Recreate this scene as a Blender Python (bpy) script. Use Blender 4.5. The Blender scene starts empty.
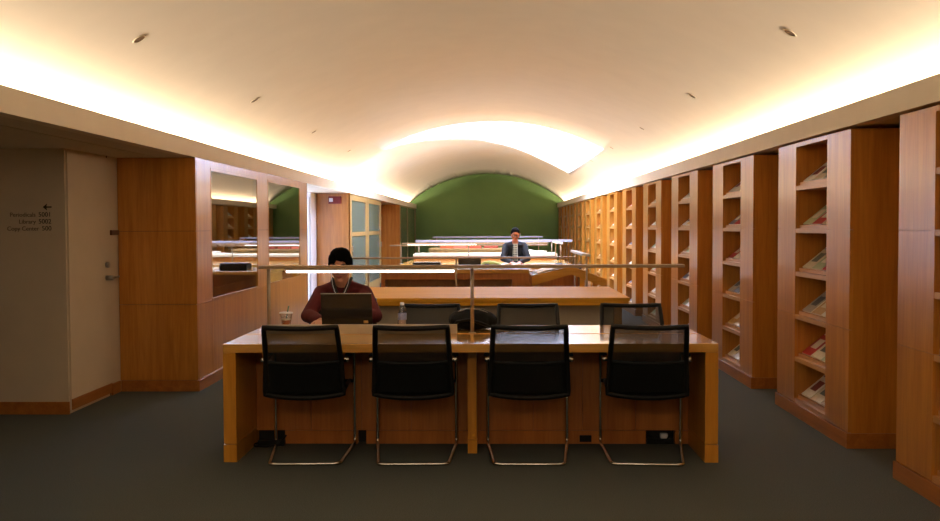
import bpy, bmesh, math, random
from mathutils import Vector, Matrix, noise
random.seed(7)
PI = math.pi
R = math.radians
S = bpy.context.scene
C = S.collection

# ------------------------------------------------------------------ camera
cam_data = bpy.data.cameras.new('camera')
cam = bpy.data.objects.new('camera', cam_data)
C.objects.link(cam)
cam_data.sensor_width = 36.0
cam_data.lens = 36.0 * 950.0 / 940.0
cam_data.clip_end = 200
cam.location = (0, 0, 1.49)
cam.matrix_world = (Matrix.Translation((0, 0, 1.49)) @ Matrix.Rotation(R(1.27), 4, 'Z')
                    @ Matrix.Rotation(R(90 - 2.08), 4, 'X') @ Matrix.Rotation(R(-0.25), 4, 'Z'))
S.camera = cam
S.view_settings.view_transform = 'Standard'
S.view_settings.look = 'None'
S.view_settings.gamma = 1.0
S.view_settings.exposure = 0.0
S.view_settings.use_curve_mapping = False
S.cycles.max_bounces = 10
S.cycles.diffuse_bounces = 6
S.cycles.glossy_bounces = 4
S.cycles.transparent_max_bounces = 16
S.cycles.sample_clamp_indirect = 6.0
S.cycles.caustics_reflective = False
S.cycles.caustics_refractive = False
# world: hardly any light reaches the room from outside except through the skylight panel
W = bpy.data.worlds.new('world')
S.world = W
W.use_nodes = True
W.node_tree.nodes['Background'].inputs[0].default_value = (0.6, 0.75, 1.0, 1)
W.node_tree.nodes['Background'].inputs[1].default_value = 0.05

COVE_W = 15.5         # watts per metre of cove, per side
COVE_COL = (1.0, 0.84, 0.62)
SKY_STRENGTH = 19.0
SKY_COL = (0.66, 0.76, 1.0)
TUBE_STRENGTH = 7.0
WINDOW_STRENGTH = 6.5

XL, XR = -2.66, 2.37        # faces of the panelled walls
YEND = 34.0
ZS = 2.12                   # soffit / top of the panelling
ZC = 2.27                  # top of the cornice
VX, VZ, VR = -0.14, -0.90, 4.25   # vault circle

def area(name, loc, rot, sx, sy, power, col):
    l = bpy.data.lights.new(name, 'AREA'); l.shape = 'RECTANGLE'; l.size = sx; l.size_y = sy
    l.energy = power; l.color = col
    o = bpy.data.objects.new(name, l); C.objects.link(o)
    o.location = loc; o.rotation_euler = rot
    return o
# the warm strips lying in the two coves, behind the cornice lips, shining up along the vault
y0, y1 = -1.2, 33.6
n = 6
seg = (y1 - y0) / n
for k in range(n):
    yc = y0 + seg * (k + .5)
    area('cove_light', (-2.93, yc, 2.20), (0, R(180 + 26), 0), .05, seg, COVE_W * seg, COVE_COL)
    area('cove_light', (2.65, yc, 2.215), (0, R(180 - 26), 0), .05, seg, COVE_W * seg, COVE_COL)

# fill light added behind the camera for an inferred hall, shining down and forwards
area('hall_fill_light', (-.4, -1.1, 2.75), (R(48), 0, 0), 3.0, .5, 36.0, (1.0, .80, .56))

# ------------------------------------------------------------------ helpers
def lin(c):
    return tuple(((v / 255.0) / 12.92 if v / 255.0 <= .04045 else ((v / 255.0 + .055) / 1.055) ** 2.4) for v in c) + (1,)

def mat(name, rgb, rough=.6, metal=0.0, coat=0.0, noise_amt=.06, scale=30.0, bump=0.0, stretch=(1, 1, 1), spec=.5, raw=False):
    m = bpy.data.materials.new(name); m.use_nodes = True
    nt = m.node_tree; b = nt.nodes['Principled BSDF']
    c = rgb + (1,) if raw else lin(rgb)
    tc = nt.nodes.new('ShaderNodeTexCoord'); mp = nt.nodes.new('ShaderNodeMapping')
    mp.inputs['Scale'].default_value = stretch
    nz = nt.nodes.new('ShaderNodeTexNoise'); nz.inputs['Scale'].default_value = scale; nz.inputs['Detail'].default_value = 4
    nt.links.new(tc.outputs['Object'], mp.inputs[0]); nt.links.new(mp.outputs[0], nz.inputs['Vector'])
    cr = nt.nodes.new('ShaderNodeValToRGB')
    cr.color_ramp.elements[0].position = .3; cr.color_ramp.elements[1].position = .7
    cr.color_ramp.elements[0].color = tuple(v * (1 - noise_amt) for v in c[:3]) + (1,)
    cr.color_ramp.elements[1].color = tuple(min(1, v * (1 + noise_amt)) for v in c[:3]) + (1,)
    nt.links.new(nz.outputs['Fac'], cr.inputs[0]); nt.links.new(cr.outputs[0], b.inputs['Base Color'])
    b.inputs['Roughness'].default_value = rough; b.inputs['Metallic'].default_value = metal
    b.inputs['Coat Weight'].default_value = coat; b.inputs['Coat Roughness'].default_value = .12
    b.inputs['Specular IOR Level'].default_value = spec
    if bump:
        bp = nt.nodes.new('ShaderNodeBump'); bp.inputs['Strength'].default_value = bump; bp.inputs['Distance'].default_value = .01
        nt.links.new(nz.outputs['Fac'], bp.inputs['Height']); nt.links.new(bp.outputs[0], b.inputs['Normal'])
    return m

def wood(name, dark, light, grain='Z', rough=.3, coat=.3, coat_rough=.15, spec=.5):
    m = bpy.data.materials.new(name); m.use_nodes = True
    nt = m.node_tree; b = nt.nodes['Principled BSDF']
    tc = nt.nodes.new('ShaderNodeTexCoord'); mp = nt.nodes.new('ShaderNodeMapping')
    sc = {'Z': (14, 14, .9), 'X': (.9, 14, 14), 'Y': (14, .9, 14)}[grain]
    mp.inputs['Scale'].default_value = sc
    oi = nt.nodes.new('ShaderNodeObjectInfo')
    add = nt.nodes.new('ShaderNodeVectorMath'); add.operation = 'ADD'
    mul = nt.nodes.new('ShaderNodeVectorMath'); mul.operation = 'SCALE'; mul.inputs['Scale'].default_value = 37.0
    cmb = nt.nodes.new('ShaderNodeCombineXYZ')
    for k in range(3): nt.links.new(oi.outputs['Random'], cmb.inputs[k])
    nt.links.new(cmb.outputs[0], mul.inputs[0])
    nt.links.new(tc.outputs['Object'], mp.inputs[0]); nt.links.new(mp.outputs[0], add.inputs[0]); nt.links.new(mul.outputs[0], add.inputs[1])
    n1 = nt.nodes.new('ShaderNodeTexNoise'); n1.inputs['Scale'].default_value = 1.0; n1.inputs['Detail'].default_value = 6; n1.inputs['Distortion'].default_value = .6
    n2 = nt.nodes.new('ShaderNodeTexNoise'); n2.inputs['Scale'].default_value = 5.0; n2.inputs['Detail'].default_value = 3
    nt.links.new(add.outputs[0], n1.inputs['Vector']); nt.links.new(add.outputs[0], n2.inputs['Vector'])
    mx = nt.nodes.new('ShaderNodeMath'); mx.operation = 'MULTIPLY_ADD'; mx.inputs[1].default_value = .35
    nt.links.new(n2.outputs['Fac'], mx.inputs[0])
    m2 = nt.nodes.new('ShaderNodeMath'); m2.operation = 'MULTIPLY'; m2.inputs[1].default_value = .65
    nt.links.new(n1.outputs['Fac'], m2.inputs[0]); nt.links.new(m2.outputs[0], mx.inputs[2])
    cr = nt.nodes.new('ShaderNodeValToRGB')
    cr.color_ramp.elements[0].position = .34; cr.color_ramp.elements[0].color = lin(dark)
    cr.color_ramp.elements[1].position = .66; cr.color_ramp.elements[1].color = lin(light)
    nt.links.new(mx.outputs[0], cr.inputs[0]); nt.links.new(cr.outputs[0], b.inputs['Base Color'])
    b.inputs['Roughness'].default_value = rough
    b.inputs['Coat Weight'].default_value = coat; b.inputs['Coat Roughness'].default_value = coat_rough
    b.inputs['Specular IOR Level'].default_value = spec
    return m

def emis(name, rgb, strength):
    m = bpy.data.materials.new(name); m.use_nodes = True
    b = m.node_tree.nodes['Principled BSDF']
    b.inputs['Base Color'].default_value = (.9, .9, .9, 1)
    b.inputs['Emission Color'].default_value = rgb + (1,); b.inputs['Emission Strength'].default_value = strength
    return m

def glass(name, tint, refl=.0, rough=.0, ior=1.5):
    m = bpy.data.materials.new(name); m.use_nodes = True
    nt = m.node_tree; out = nt.nodes['Material Output']; nt.nodes.remove(nt.nodes['Principled BSDF'])
    tr = nt.nodes.new('ShaderNodeBsdfTransparent'); tr.inputs[0].default_value = tint + (1,)
    gl = nt.nodes.new('ShaderNodeBsdfGlossy'); gl.inputs['Roughness'].default_value = rough
    lw = nt.nodes.new('ShaderNodeLayerWeight'); lw.inputs['Blend'].default_value = .5
    fr = nt.nodes.new('ShaderNodeMath'); fr.operation = 'POWER'; fr.inputs[1].default_value = 4.0
    nt.links.new(lw.outputs['Facing'], fr.inputs[0])
    ad = nt.nodes.new('ShaderNodeMath'); ad.operation = 'MULTIPLY_ADD'; ad.use_clamp = True
    ad.inputs[1].default_value = 1.0 - refl; ad.inputs[2].default_value = refl
    mx = nt.nodes.new('ShaderNodeMixShader')
    nt.links.new(fr.outputs[0], ad.inputs[0]); nt.links.new(ad.outputs[0], mx.inputs[0])
    nt.links.new(tr.outputs[0], mx.inputs[1]); nt.links.new(gl.outputs[0], mx.inputs[2])
    nt.links.new(mx.outputs[0], out.inputs[0])
    return m

def mesh_fabric(name, rgb, open_frac):
    m = bpy.data.materials.new(name); m.use_nodes = True
    nt = m.node_tree; out = nt.nodes['Material Output']; b = nt.nodes['Principled BSDF']
    b.inputs['Base Color'].default_value = lin(rgb); b.inputs['Roughness'].default_value = .7
    tr = nt.nodes.new('ShaderNodeBsdfTransparent'); mx = nt.nodes.new('ShaderNodeMixShader')
    tc = nt.nodes.new('ShaderNodeTexCoord'); nz = nt.nodes.new('ShaderNodeTexNoise'); nz.inputs['Scale'].default_value = 900
    mr = nt.nodes.new('ShaderNodeMapRange'); mr.inputs['To Min'].default_value = open_frac - .06; mr.inputs['To Max'].default_value = open_frac + .06
    nt.links.new(tc.outputs['Object'], nz.inputs['Vector']); nt.links.new(nz.outputs['Fac'], mr.inputs['Value'])
    nt.links.new(mr.outputs[0], mx.inputs[0]); nt.links.new(b.outputs[0], mx.inputs[1]); nt.links.new(tr.outputs[0], mx.inputs[2])
    nt.links.new(mx.outputs[0], out.inputs[0])
    return m

class MB:
    """collects shapes for one mesh; each face keeps the index of the material it was added with"""
    def __init__(s): s.v = []; s.f = []; s.mi = []; s.sm = []
    def add(s, vs, fs, mi=0, smooth=False):
        o = len(s.v); s.v += [tuple(v) for v in vs]; s.f += [tuple(i + o for i in f) for f in fs]
        s.mi += [mi] * len(fs); s.sm += [smooth] * len(fs); return s
    def box(s, x0, x1, y0, y1, z0, z1, mi=0):
        vs = [(x0, y0, z0), (x1, y0, z0), (x1, y1, z0), (x0, y1, z0), (x0, y0, z1), (x1, y0, z1), (x1, y1, z1), (x0, y1, z1)]
        return s.add(vs, [(0, 3, 2, 1), (4, 5, 6, 7), (0, 1, 5, 4), (1, 2, 6, 5), (2, 3, 7, 6), (3, 0, 4, 7)], mi)
    def bbox(s, x0, x1, y0, y1, z0, z1, b=.004, mi=0):
        """box with bevelled edges"""
        bm = bmesh.new(); bmesh.ops.create_cube(bm, size=1)
        for v in bm.verts:
            v.co = Vector(((x0 + x1) / 2 + v.co.x * (x1 - x0), (y0 + y1) / 2 + v.co.y * (y1 - y0), (z0 + z1) / 2 + v.co.z * (z1 - z0)))
        bmesh.ops.bevel(bm, geom=bm.edges[:], offset=b, segments=2, affect='EDGES', profile=.6)
        bm.verts.index_update()
        s.add([v.co[:] for v in bm.verts], [[v.index for v in f.verts] for f in bm.faces], mi)
        bm.free(); return s
    def tube(s, pts, r, n=10, mi=0, closed=False, caps=True, flat=1.0):
        pts = [Vector(p) for p in pts]; m = len(pts); rr = r if isinstance(r, (list, tuple)) else [r] * m
        rings = []; up0 = None
        for i, p in enumerate(pts):
            a = pts[(i - 1) % m] if (closed or i > 0) else p
            b = pts[(i + 1) % m] if (closed or i < m - 1) else p
            t = (b - a)
            t = t.normalized() if t.length > 1e-9 else Vector((0, 0, 1))
            if up0 is None:
                up0 = Vector((0, 0, 1)) if abs(t.z) < .9 else Vector((0, 1, 0))
            u = (up0 - t * up0.dot(t))
            if u.length < 1e-5: u = t.orthogonal()
            u.normalize(); w = t.cross(u); up0 = u
            rings.append([(p + (u * math.cos(2 * PI * k / n) + w * math.sin(2 * PI * k / n) * flat) * rr[i])[:] for k in range(n)])
        vs = [v for rg in rings for v in rg]; fs = []
        for i in range(m if closed else m - 1):
            j = (i + 1) % m
            for k in range(n):
                fs.append((i * n + k, i * n + (k + 1) % n, j * n + (k + 1) % n, j * n + k))
        s.add(vs, fs, mi, True)
        if caps and not closed:
            s.add(rings[0], [tuple(range(n))[::-1]], mi); s.add(rings[-1], [tuple(range(n))], mi)
        return s
    def lathe(s, prof, c=(0, 0, 0), n=24, mi=0):
        vs = []; fs = []; m = len(prof)
        for (r, z) in prof:
            vs += [(c[0] + max(r, 1e-4) * math.cos(2 * PI * k / n), c[1] + max(r, 1e-4) * math.sin(2 * PI * k / n), c[2] + z) for k in range(n)]
        for i in range(m - 1):
            for k in range(n):
                fs.append((i * n + k, i * n + (k + 1) % n, (i + 1) * n + (k + 1) % n, (i + 1) * n + k))
        return s.add(vs, fs, mi, True)
    def prism(s, poly, y0, y1, mi=0):
        """polygon in XZ swept along Y"""
        n = len(poly); vs = [(x, y0, z) for x, z in poly] + [(x, y1, z) for x, z in poly]
        return s.add(vs, [tuple(range(n)), tuple(range(n, 2 * n))[::-1]] + [(i, (i + 1) % n + 0, (i + 1) % n + n, i + n)[::-1] for i in range(n)], mi)
    def sphere(s, c, r, mi=0, n=16, m=10):
        rx, ry, rz = r if isinstance(r, (tuple, list)) else (r, r, r)
        vs = []; fs = []
        for i in range(m + 1):
            a = PI * i / m
            for k in range(n):
                b = 2 * PI * k / n
                vs.append((c[0] + rx * math.sin(a) * math.cos(b), c[1] + ry * math.sin(a) * math.sin(b), c[2] + rz * math.cos(a)))
        for i in range(m):
            for k in range(n):
                fs.append((i * n + k, (i + 1) * n + k, (i + 1) * n + (k + 1) % n, i * n + (k + 1) % n))
        return s.add(vs, fs, mi, True)
    def xf(s, M, start=0):
        s.v = s.v[:start] + [(M @ Vector(v))[:] for v in s.v[start:]]; return s
    def mesh(s, name, mats):
        me = bpy.data.meshes.new(name); me.from_pydata(s.v, [], s.f)
        for m in (mats if isinstance(mats, (list, tuple)) else [mats]): me.materials.append(m)
        me.polygons.foreach_set('material_index', s.mi); me.polygons.foreach_set('use_smooth', s.sm)
        me.update()
        bm = bmesh.new(); bm.from_mesh(me)
        bmesh.ops.remove_doubles(bm, verts=bm.verts[:], dist=1e-6)
        bmesh.ops.recalc_face_normals(bm, faces=bm.faces[:])
        bm.to_mesh(me); bm.free()
        return me
    def build(s, name, mats, parent=None):
        o = bpy.data.objects.new(name, s.mesh(name, mats)); C.objects.link(o); o.parent = parent
        return o

def tag(o, label=None, cat=None, group=None, kind=None):
    if label: o['label'] = label
    if cat: o['category'] = cat
    if group: o['group'] = group
    if kind: o['kind'] = kind
    return o
def thing(name, label, cat, loc=(0, 0, 0), rz=0, group=None):
    o = bpy.data.objects.new(name, None); C.objects.link(o); o.empty_display_size = .1
    o.location = loc; o.rotation_euler = (0, 0, rz)
    return tag(o, label, cat, group)
def struct(name, mb, mats, parent=None):
    return tag(mb.build(name, mats, parent), kind='structure')
def kids(o): return [c for c in bpy.data.objects if c.parent == o]
def copy_tree(o, parent=None):
    c = o.copy(); C.objects.link(c); c.parent = parent
    for ch in o.children: copy_tree(ch, c)
    return c
def voxel(mb, name, m, parent, size, smooth=2):
    """union of overlapping shapes as one continuous surface"""
    me = mb.mesh(name, m); o = bpy.data.objects.new(name, me); C.objects.link(o)
    md = o.modifiers.new('r', 'REMESH'); md.mode = 'VOXEL'; md.voxel_size = size; md.use_smooth_shade = True
    if smooth:
        sm = o.modifiers.new('s', 'SMOOTH'); sm.iterations = smooth; sm.factor = .5
    dg = bpy.context.evaluated_depsgraph_get(); dg.update()
    me2 = bpy.data.meshes.new_from_object(o.evaluated_get(dg))
    o.modifiers.clear(); o.data = me2; me2.name = name
    if not me2.materials: me2.materials.append(m)
    bpy.data.meshes.remove(me)
    for p in me2.polygons: p.use_smooth = True
    o.parent = parent
    return o

# ------------------------------------------------------------------ materials
M = {}
M['vault'] = mat('vault_plaster', (228, 218, 205), .85, noise_amt=.02, scale=3)
M['cornice'] = mat('cornice_plaster', (238, 227, 206), .7, noise_amt=.02, scale=5)
M['soffit'] = mat('soffit_plaster', (222, 210, 190), .8, noise_amt=.03, scale=4)
M['wall'] = mat('painted_wall', (205, 190, 168), .75, noise_amt=.03, scale=4)
M['green'] = mat('green_paint', (112, 144, 86), .8, noise_amt=.04, scale=2)
M['carpet'] = mat('carpet', (86, 91, 88), .95, noise_amt=.35, scale=160, bump=.3, spec=.1)
M['wood'] = wood('cherry_panel', (174, 108, 32), (204, 140, 56), 'Z', .3, .5, .2)
M['wood_h'] = wood('cherry_panel_crosswise', (174, 108, 32), (204, 140, 56), 'Y', .3, .5, .2)
M['wood_dark'] = wood('cherry_base', (150, 88, 30), (180, 114, 48), 'Y', .35, .3)
M['desk'] = wood('desk_veneer', (206, 148, 60), (224, 170, 84), 'X', .22, .8, .06)
M['desk_v'] = wood('desk_end_veneer', (194, 128, 34), (218, 154, 54), 'Z', .28, .5, .12)
M['panel_red'] = wood('desk_modesty_veneer', (168, 98, 38), (196, 124, 56), 'Z', .35, .3)
M['pale_wood'] = wood('pale_maple', (150, 118, 68), (170, 138, 84), 'Z', .4, .2)
M['shelf_wood'] = wood('shelf_veneer', (176, 124, 64), (200, 148, 86), 'Y', .4, .2)
M['dark'] = mat('dark_void', (24, 20, 17), .8)
M['groove'] = mat('groove_shadow_gap', (70, 40, 20), .7)
M['brass'] = mat('bronze_bar', (166, 140, 108), .4, metal=.35)
M['post'] = mat('satin_post', (160, 142, 120), .4, metal=.3)
M['lilac'] = mat('unlit_lamp_reflector', (146, 144, 160), .4, noise_amt=.01)
M['chrome'] = mat('chrome', (210, 206, 200), .12, metal=1.0, noise_amt=.01)
M['black'] = mat('black_plastic', (9, 9, 10), .5, spec=.3)
M['black_fabric'] = mat('black_upholstery', (9, 12, 12), .9, noise_amt=.25, scale=400, spec=.2)
M['mesh'] = mesh_fabric('black_mesh', (30, 31, 27), .19)
M['white'] = mat('white_paint', (226, 228, 238), .5, noise_amt=.01)
M['paper'] = mat('paper', (232, 226, 212), .7, noise_amt=.03)
M['daylit_top'] = mat('daylit_papered_top', (214, 200, 172), .7, noise_amt=.05)
M['red'] = mat('red_cover', (168, 26, 30), .4)
M['steel'] = mat('brushed_steel', (170, 168, 162), .3, metal=1.0)
M['tube'] = emis('lamp_tube_glow', (1.0, .93, .84), TUBE_STRENGTH)
M['acrylic'] = mat('pale_reflector', (226, 224, 226), .35, noise_amt=.01)
M['glass'] = glass('display_glass', (.72, .68, .62), .26)
M['glass_g'] = mat('grey_green_frosted_glass', (98, 106, 96), .18, noise_amt=.04, scale=2)
M['table2'] = wood('satin_table_veneer', (208, 150, 42), (222, 168, 58), 'X', .6, .0, .3, .06)
M['beige'] = mat('beige_laminate_and_lit_wood', (182, 172, 152), .5, noise_amt=.03)
M['sky'] = emis('skylight_diffuser', SKY_COL, SKY_STRENGTH)
M['skin'] = mat('skin', (196, 138, 108), .5, noise_amt=.05, scale=60)
M['skin2'] = mat('skin_deeper', (178, 112, 84), .5, noise_amt=.05, scale=60)
M['hair'] = mat('black_hair', (7, 6, 6), .9, noise_amt=.4, scale=60, stretch=(6, 6, 1), bump=.4, spec=.05)
M['hair2'] = mat('grey_black_hair', (22, 20, 19), .95, noise_amt=.5, scale=60, stretch=(6, 6, 1), bump=.4, spec=.05)
M['maroon'] = mat('maroon_knit', (84, 15, 19), .9, noise_amt=.2, scale=300, bump=.2)
M['navy'] = mat('navy_jacket', (20, 24, 34), .85, noise_amt=.15, scale=200)
M['jeans'] = mat('dark_trousers', (34, 36, 46), .9)
M['shoe'] = mat('black_shoe', (20, 18, 17), .5)
M['lip'] = mat('lips', (150, 78, 66), .5)
M['eye'] = mat('eye_white', (220, 214, 206), .3)
M['laptop'] = mat('laptop_lid', (30, 31, 32), .18, noise_amt=0)
M['gold'] = mat('gold_badge', (214, 176, 110), .35, metal=.4)
M['bag'] = mat('black_nylon', (14, 15, 16), .8, noise_amt=.3, scale=90, bump=.3, spec=.2)

# ------------------------------------------------------------------ the shell
struct('floor', MB().box(-6, 3.3, -1.6, YEND + .1, -.1, 0), M['carpet'])

def vp(a, y, off=0.0):
    return (VX + (VR + off) * math.sin(a), y, VZ + (VR + off) * math.cos(a))
def sstep(t):
    t = max(0, min(1, t)); return t * t * (3 - 2 * t)
def flare(x, y):
    w = 1 - sstep((x + .9) / 2.6)
    return .15 * w * sstep((y - 17.6) / 2.2) * (1 - sstep((y - 20.3) / 1.2))
XT, XE = -1.98, 1.95          # skylight opening: left tip, right end
def interp(x, tab):
    if x <= tab[0][0]: return tab[0][1]
    for (a, ya), (b, yb) in zip(tab, tab[1:]):
        if x <= b: return ya + (yb - ya) * (x - a) / (b - a)
    return tab[-1][1]
def yn(x): return interp(x, [(XT, 17.76), (-1.5, 17.41), (-.98, 17.31), (-.45, 17.2), (0, 17.05), (.5, 16.85), (1.0, 16.7), (XE, 16.5)])
def yf(x): return interp(x, [(XT, 17.76), (-1.85, 18.9), (-1.71, 19.6), (-1.4, 20.25), (-1.16, 20.55), (-.75, 20.8), (-.3, 21.0), (0, 21.25), (.42, 21.95), (1.15, 23.4), (1.6, 23.9), (XE, 23.98)])
a0 = -math.acos((2.14 - VZ) / VR); a1 = -a0
angs = [a0 + (a1 - a0) * i / 90 for i in range(91)]
for xx in (XT, XE):
    t = math.asin((xx - VX) / VR)
    k = min(range(len(angs)), key=lambda i: abs(angs[i] - t)); angs[k] = t
mb = MB()
for i in range(90):
    A, B = angs[i], angs[i + 1]
    xa, xb = vp(A, 0)[0], vp(B, 0)[0]
    def strip(ya0, ya1, yb0, yb1, n):
        vs = []; fs = []
        for k in range(n + 1):
            t = k / n
            p = ya0 + (ya1 - ya0) * t; q = yb0 + (yb1 - yb0) * t
            vs += [vp(A, p, flare(xa, p)), vp(B, q, flare(xb, q))]
        for k in range(n): fs.append((2 * k, 2 * k + 1, 2 * k + 3, 2 * k + 2))
        mb.add(vs, fs, 0, True)
    strip(-1.6, yn(xa), -1.6, yn(xb), 10)
    inhole = xa >= XT - 1e-4 and xb <= XE + 1e-4
    if not inhole and max(yf(xa) - yn(xa), yf(xb) - yn(xb)) > 1e-3:
        strip(yn(xa), yf(xa), yn(xb), yf(xb), 6)
    strip(yf(xa), 24.2, yf(xb), 24.2, 26)
    strip(24.2, YEND + .05, 24.2, YEND + .05, 3)
vault = struct('ceiling', mb, M['vault'])
md = vault.modifiers.new('thick', 'SOLIDIFY'); md.thickness = .05; md.offset = -1
# make sure the solidified shell grows outwards (away from the room)
if vault.data.polygons[0].normal.dot(Vector((VX, vault.data.polygons[0].center.y, VZ)) - vault.data.polygons[0].center) < 0:
    md.offset = 1
# skylight shaft above the opening, closed by a luminous diffusing panel
sh = MB()
sh.box(2.05, 2.15, 16.0, 24.4, 2.76, 4.4)
for i in range(28):
    ya, yb = 16.0 + 8.4 * i / 28, 16.0 + 8.4 * (i + 1) / 28
    za, zb = (VZ + math.sqrt((VR + flare(-2.4, y_)) ** 2 - (-2.35 - VX) ** 2) + .01 for y_ in (ya, yb))
    sh.add([(-2.45, ya, za), (-2.45, yb, zb), (-2.45, yb, 4.4), (-2.45, ya, 4.4), (-2.35, ya, za), (-2.35, yb, zb), (-2.35, yb, 4.4), (-2.35, ya, 4.4)],
           [(0, 1, 2, 3), (7, 6, 5, 4), (0, 4, 5, 1), (3, 2, 6, 7)])
for i in range(24):
    xa, xb = -2.45 + 4.6 * i / 24, -2.45 + 4.6 * (i + 1) / 24
    za, zb = (VZ + math.sqrt((VR + .02) ** 2 - (x_ - VX) ** 2) for x_ in (xa, xb))
    for (p, q) in ((15.9, 16.0), (24.3, 24.4)):
        sh.add([(xa, p, za), (xb, p, zb), (xb, p, 4.4), (xa, p, 4.4), (xa, q, za), (xb, q, zb), (xb, q, 4.4), (xa, q, 4.4)],
               [(0, 1, 2, 3), (7, 6, 5, 4), (0, 4, 5, 1), (3, 2, 6, 7)])
sh.box(-2.45, 2.15, 15.9, 24.4, 4.4, 4.45)
struct('ceiling_skylight_shaft', sh, M['white'])
sk = MB().box(-.80, 2.04, 16.05, 24.25, 4.30, 4.33)
tag(struct('window_1', sk, M['sky']), 'white daylight panel in the skylight slot above the far desks')

struct('wall_far', MB().box(-3.5, 3.2, YEND, YEND + .1, 0, 3.6), M['green'])
struct('wall_back', MB().box(-6, 3.3, -1.7, -1.6, 0, 3.6), M['wall'])
struct('wall_right', MB().box(3.02, 3.12, -1.6, YEND, 0, 2.4), M['wood_h'])
struct('wall_near_left', MB().box(-6, -3.384, 7.48, 7.60, 0, ZS), M['wall'])
struct('wall_left_side', MB().box(-6.1, -6, -1.6, 7.60, 0, ZS + .03), M['wall'])
# the return wall with the door, X = -3.32
struct('wall_alcove', MB().box(-3.50, -3.38, 7.60, 8.6, 0, ZS).box(-3.384, -3.38, 7.48, 7.60, 0, ZS), M['wall'])
# cornices and soffits
c = MB().box(XL - .10, XL, -1.6, YEND, ZS, ZC)
struct('trim_1', c, M['cornice'])
c = MB().box(XR, XR + .10, -1.6, YEND, ZS + .02, ZC + .015)
struct('trim_2', c, M['cornice'])
so = MB().box(-6, -3.015, -1.6, 8.4, ZS, ZS + .03).box(-2.99, XL - .1, -1.6, 8.4, ZS, ZS + .03).box(-6, XL - .1, 8.4, YEND, ZS, ZS + .03)
struct('ceiling_left_soffit', so, M['soffit'])
struct('trim_3', MB().box(-3.015, -2.99, -1.6, 8.4, ZS + .012, ZS + .03), M['dark'])
struct('ceiling_right_soffit', MB().box(XR + .1, 3.12, -1.6, YEND, ZS + .03, ZS + .06), M['soffit'])
# outer skins that close the coves
struct('wall_cove_left', MB().box(-6.1, -3.0, -1.6, YEND, ZS + .031, ZS + .06), M['soffit'])
struct('wall_cove_right', MB().box(2.70, 3.14, -1.6, YEND, ZS + .061, ZS + .1), M['soffit'])
# baseboards
bb = MB().box(-6, -3.37, 7.465, 7.48, 0, .10)
struct('baseboard_left', bb, M['wood_dark'])
struct('baseboard_alcove', MB().box(-3.38, -3.365, 8.33, 8.51, 0, .10), M['wood_dark'])

# door in the return wall
d = tag(MB().box(-3.379, -3.365, 7.50, 8.30, .03, ZS - .02).build('door_1', M['wall']), 'flush cream door beside the wood panel with brass lever', kind='structure')
MB().box(-3.365, -3.356, 7.50, 8.30, .03, .115).build('kick_board', M['wood_dark'], d)
MB().box(-3.3795, -3.377, 8.30, 8.318, 0, ZS).build('jamb_gap', M['groove'], d)
h = MB().tube([(-3.365, 8.23, 1.05), (-3.305, 8.23, 1.05)], .022, 12).tube([(-3.315, 8.22, 1.05), (-3.31, 8.36, 1.055)], .011, 8)
tag(h.build('door_handle', M['steel'], d), 'brass coloured lever handle')
MB().tube([(-3.365, 8.23, 1.165), (-3.34, 8.23, 1.165)], .025, 14).build('lock_cylinder', M['steel'], d)
t = thing('room_sign', 'small brown plaque on the cream wall between door and wood panel', 'sign', (-3.379, 8.44, 1.445))
MB().bbox(0, .018, -.085, .085, -.022, .022, .003).build('plate', mat('brown_plaque', (110, 72, 50), .4), t)

# wall lettering: arrow and three lines
t = thing('wall_sign', 'dark arrow and three lines of lettering on the cream wall', 'sign', (-3.575, 7.479, 1.655))
ink = mat('sign_ink', (40, 32, 22), .6); ink2 = mat('sign_ink_light', (104, 84, 62), .6)
ar = MB().box(.04, .088, -.003, 0, -.0055, .0055)
ar.add([(.018, -.003, 0), (.053, -.003, .028), (.047, -.003, 0), (.053, -.003, -.028)], [(0, 1, 2), (0, 2, 3)])
ar.build('arrow', ink, t)
def text_obj(name, body, size, align, loc, m, parent, rot=(R(90), 0, 0)):
    cu = bpy.data.curves.new(name, 'FONT'); cu.body = body; cu.size = size; cu.align_x = align; cu.extrude = .001
    o = bpy.data.objects.new(name, cu); C.objects.link(o)
    dg = bpy.context.evaluated_depsgraph_get(); dg.update()
    me = bpy.data.meshes.new_from_object(o.evaluated_get(dg)); bpy.data.objects.remove(o)
    me.materials.clear(); me.materials.append(m)
    o = bpy.data.objects.new(name, me); C.objects.link(o); o.location = loc; o.rotation_euler = rot; o.parent = parent
    return o
for k, (w_, nn) in enumerate((('Periodicals', '5001'), ('Library', '5002'), ('Copy Center', '500'))):
    z = -.076 - .055 * k
    text_obj('lettering', nn, .052, 'RIGHT', (.085, -.002, z), ink, t)
    text_obj('lettering', w_, .048, 'RIGHT', (-.04 if len(nn) == 4 else -.015, -.002, z), ink2, t)

# ------------------------------------------------------------------ left panelled wall
def panel_face(mb, axis, fixed, a0, a1, z0, z1, nvert=1, seams=(), th=.02, gap=.004, sign=1):
    """veneer panels with narrow gaps; axis 'x': face at X=fixed running along Y, axis 'y': face at Y=fixed running along X"""
    zs = [z0] + [s for s in seams] + [z1]
    for i in range(nvert):
        p = a0 + (a1 - a0) * i / nvert + gap / 2; q = a0 + (a1 - a0) * (i + 1) / nvert - gap / 2
        for lo, hi in zip(zs, zs[1:]):
            if axis == 'x': mb.box(min(fixed, fixed + sign * th), max(fixed, fixed + sign * th), p, q, lo + gap / 2, hi - gap / 2)
            else: mb.box(p, q, min(fixed, fixed + sign * th), max(fixed, fixed + sign * th), lo + gap / 2, hi - gap / 2)
SE = (.79, 1.455)
Y0L, Y1L = 8.53, 13.7
mbw = MB()
# facing panel (towards the camera)
panel_face(mbw, 'y', Y0L, -3.376, XL, .1, ZS, 1, SE, .02, sign=1)
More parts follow.
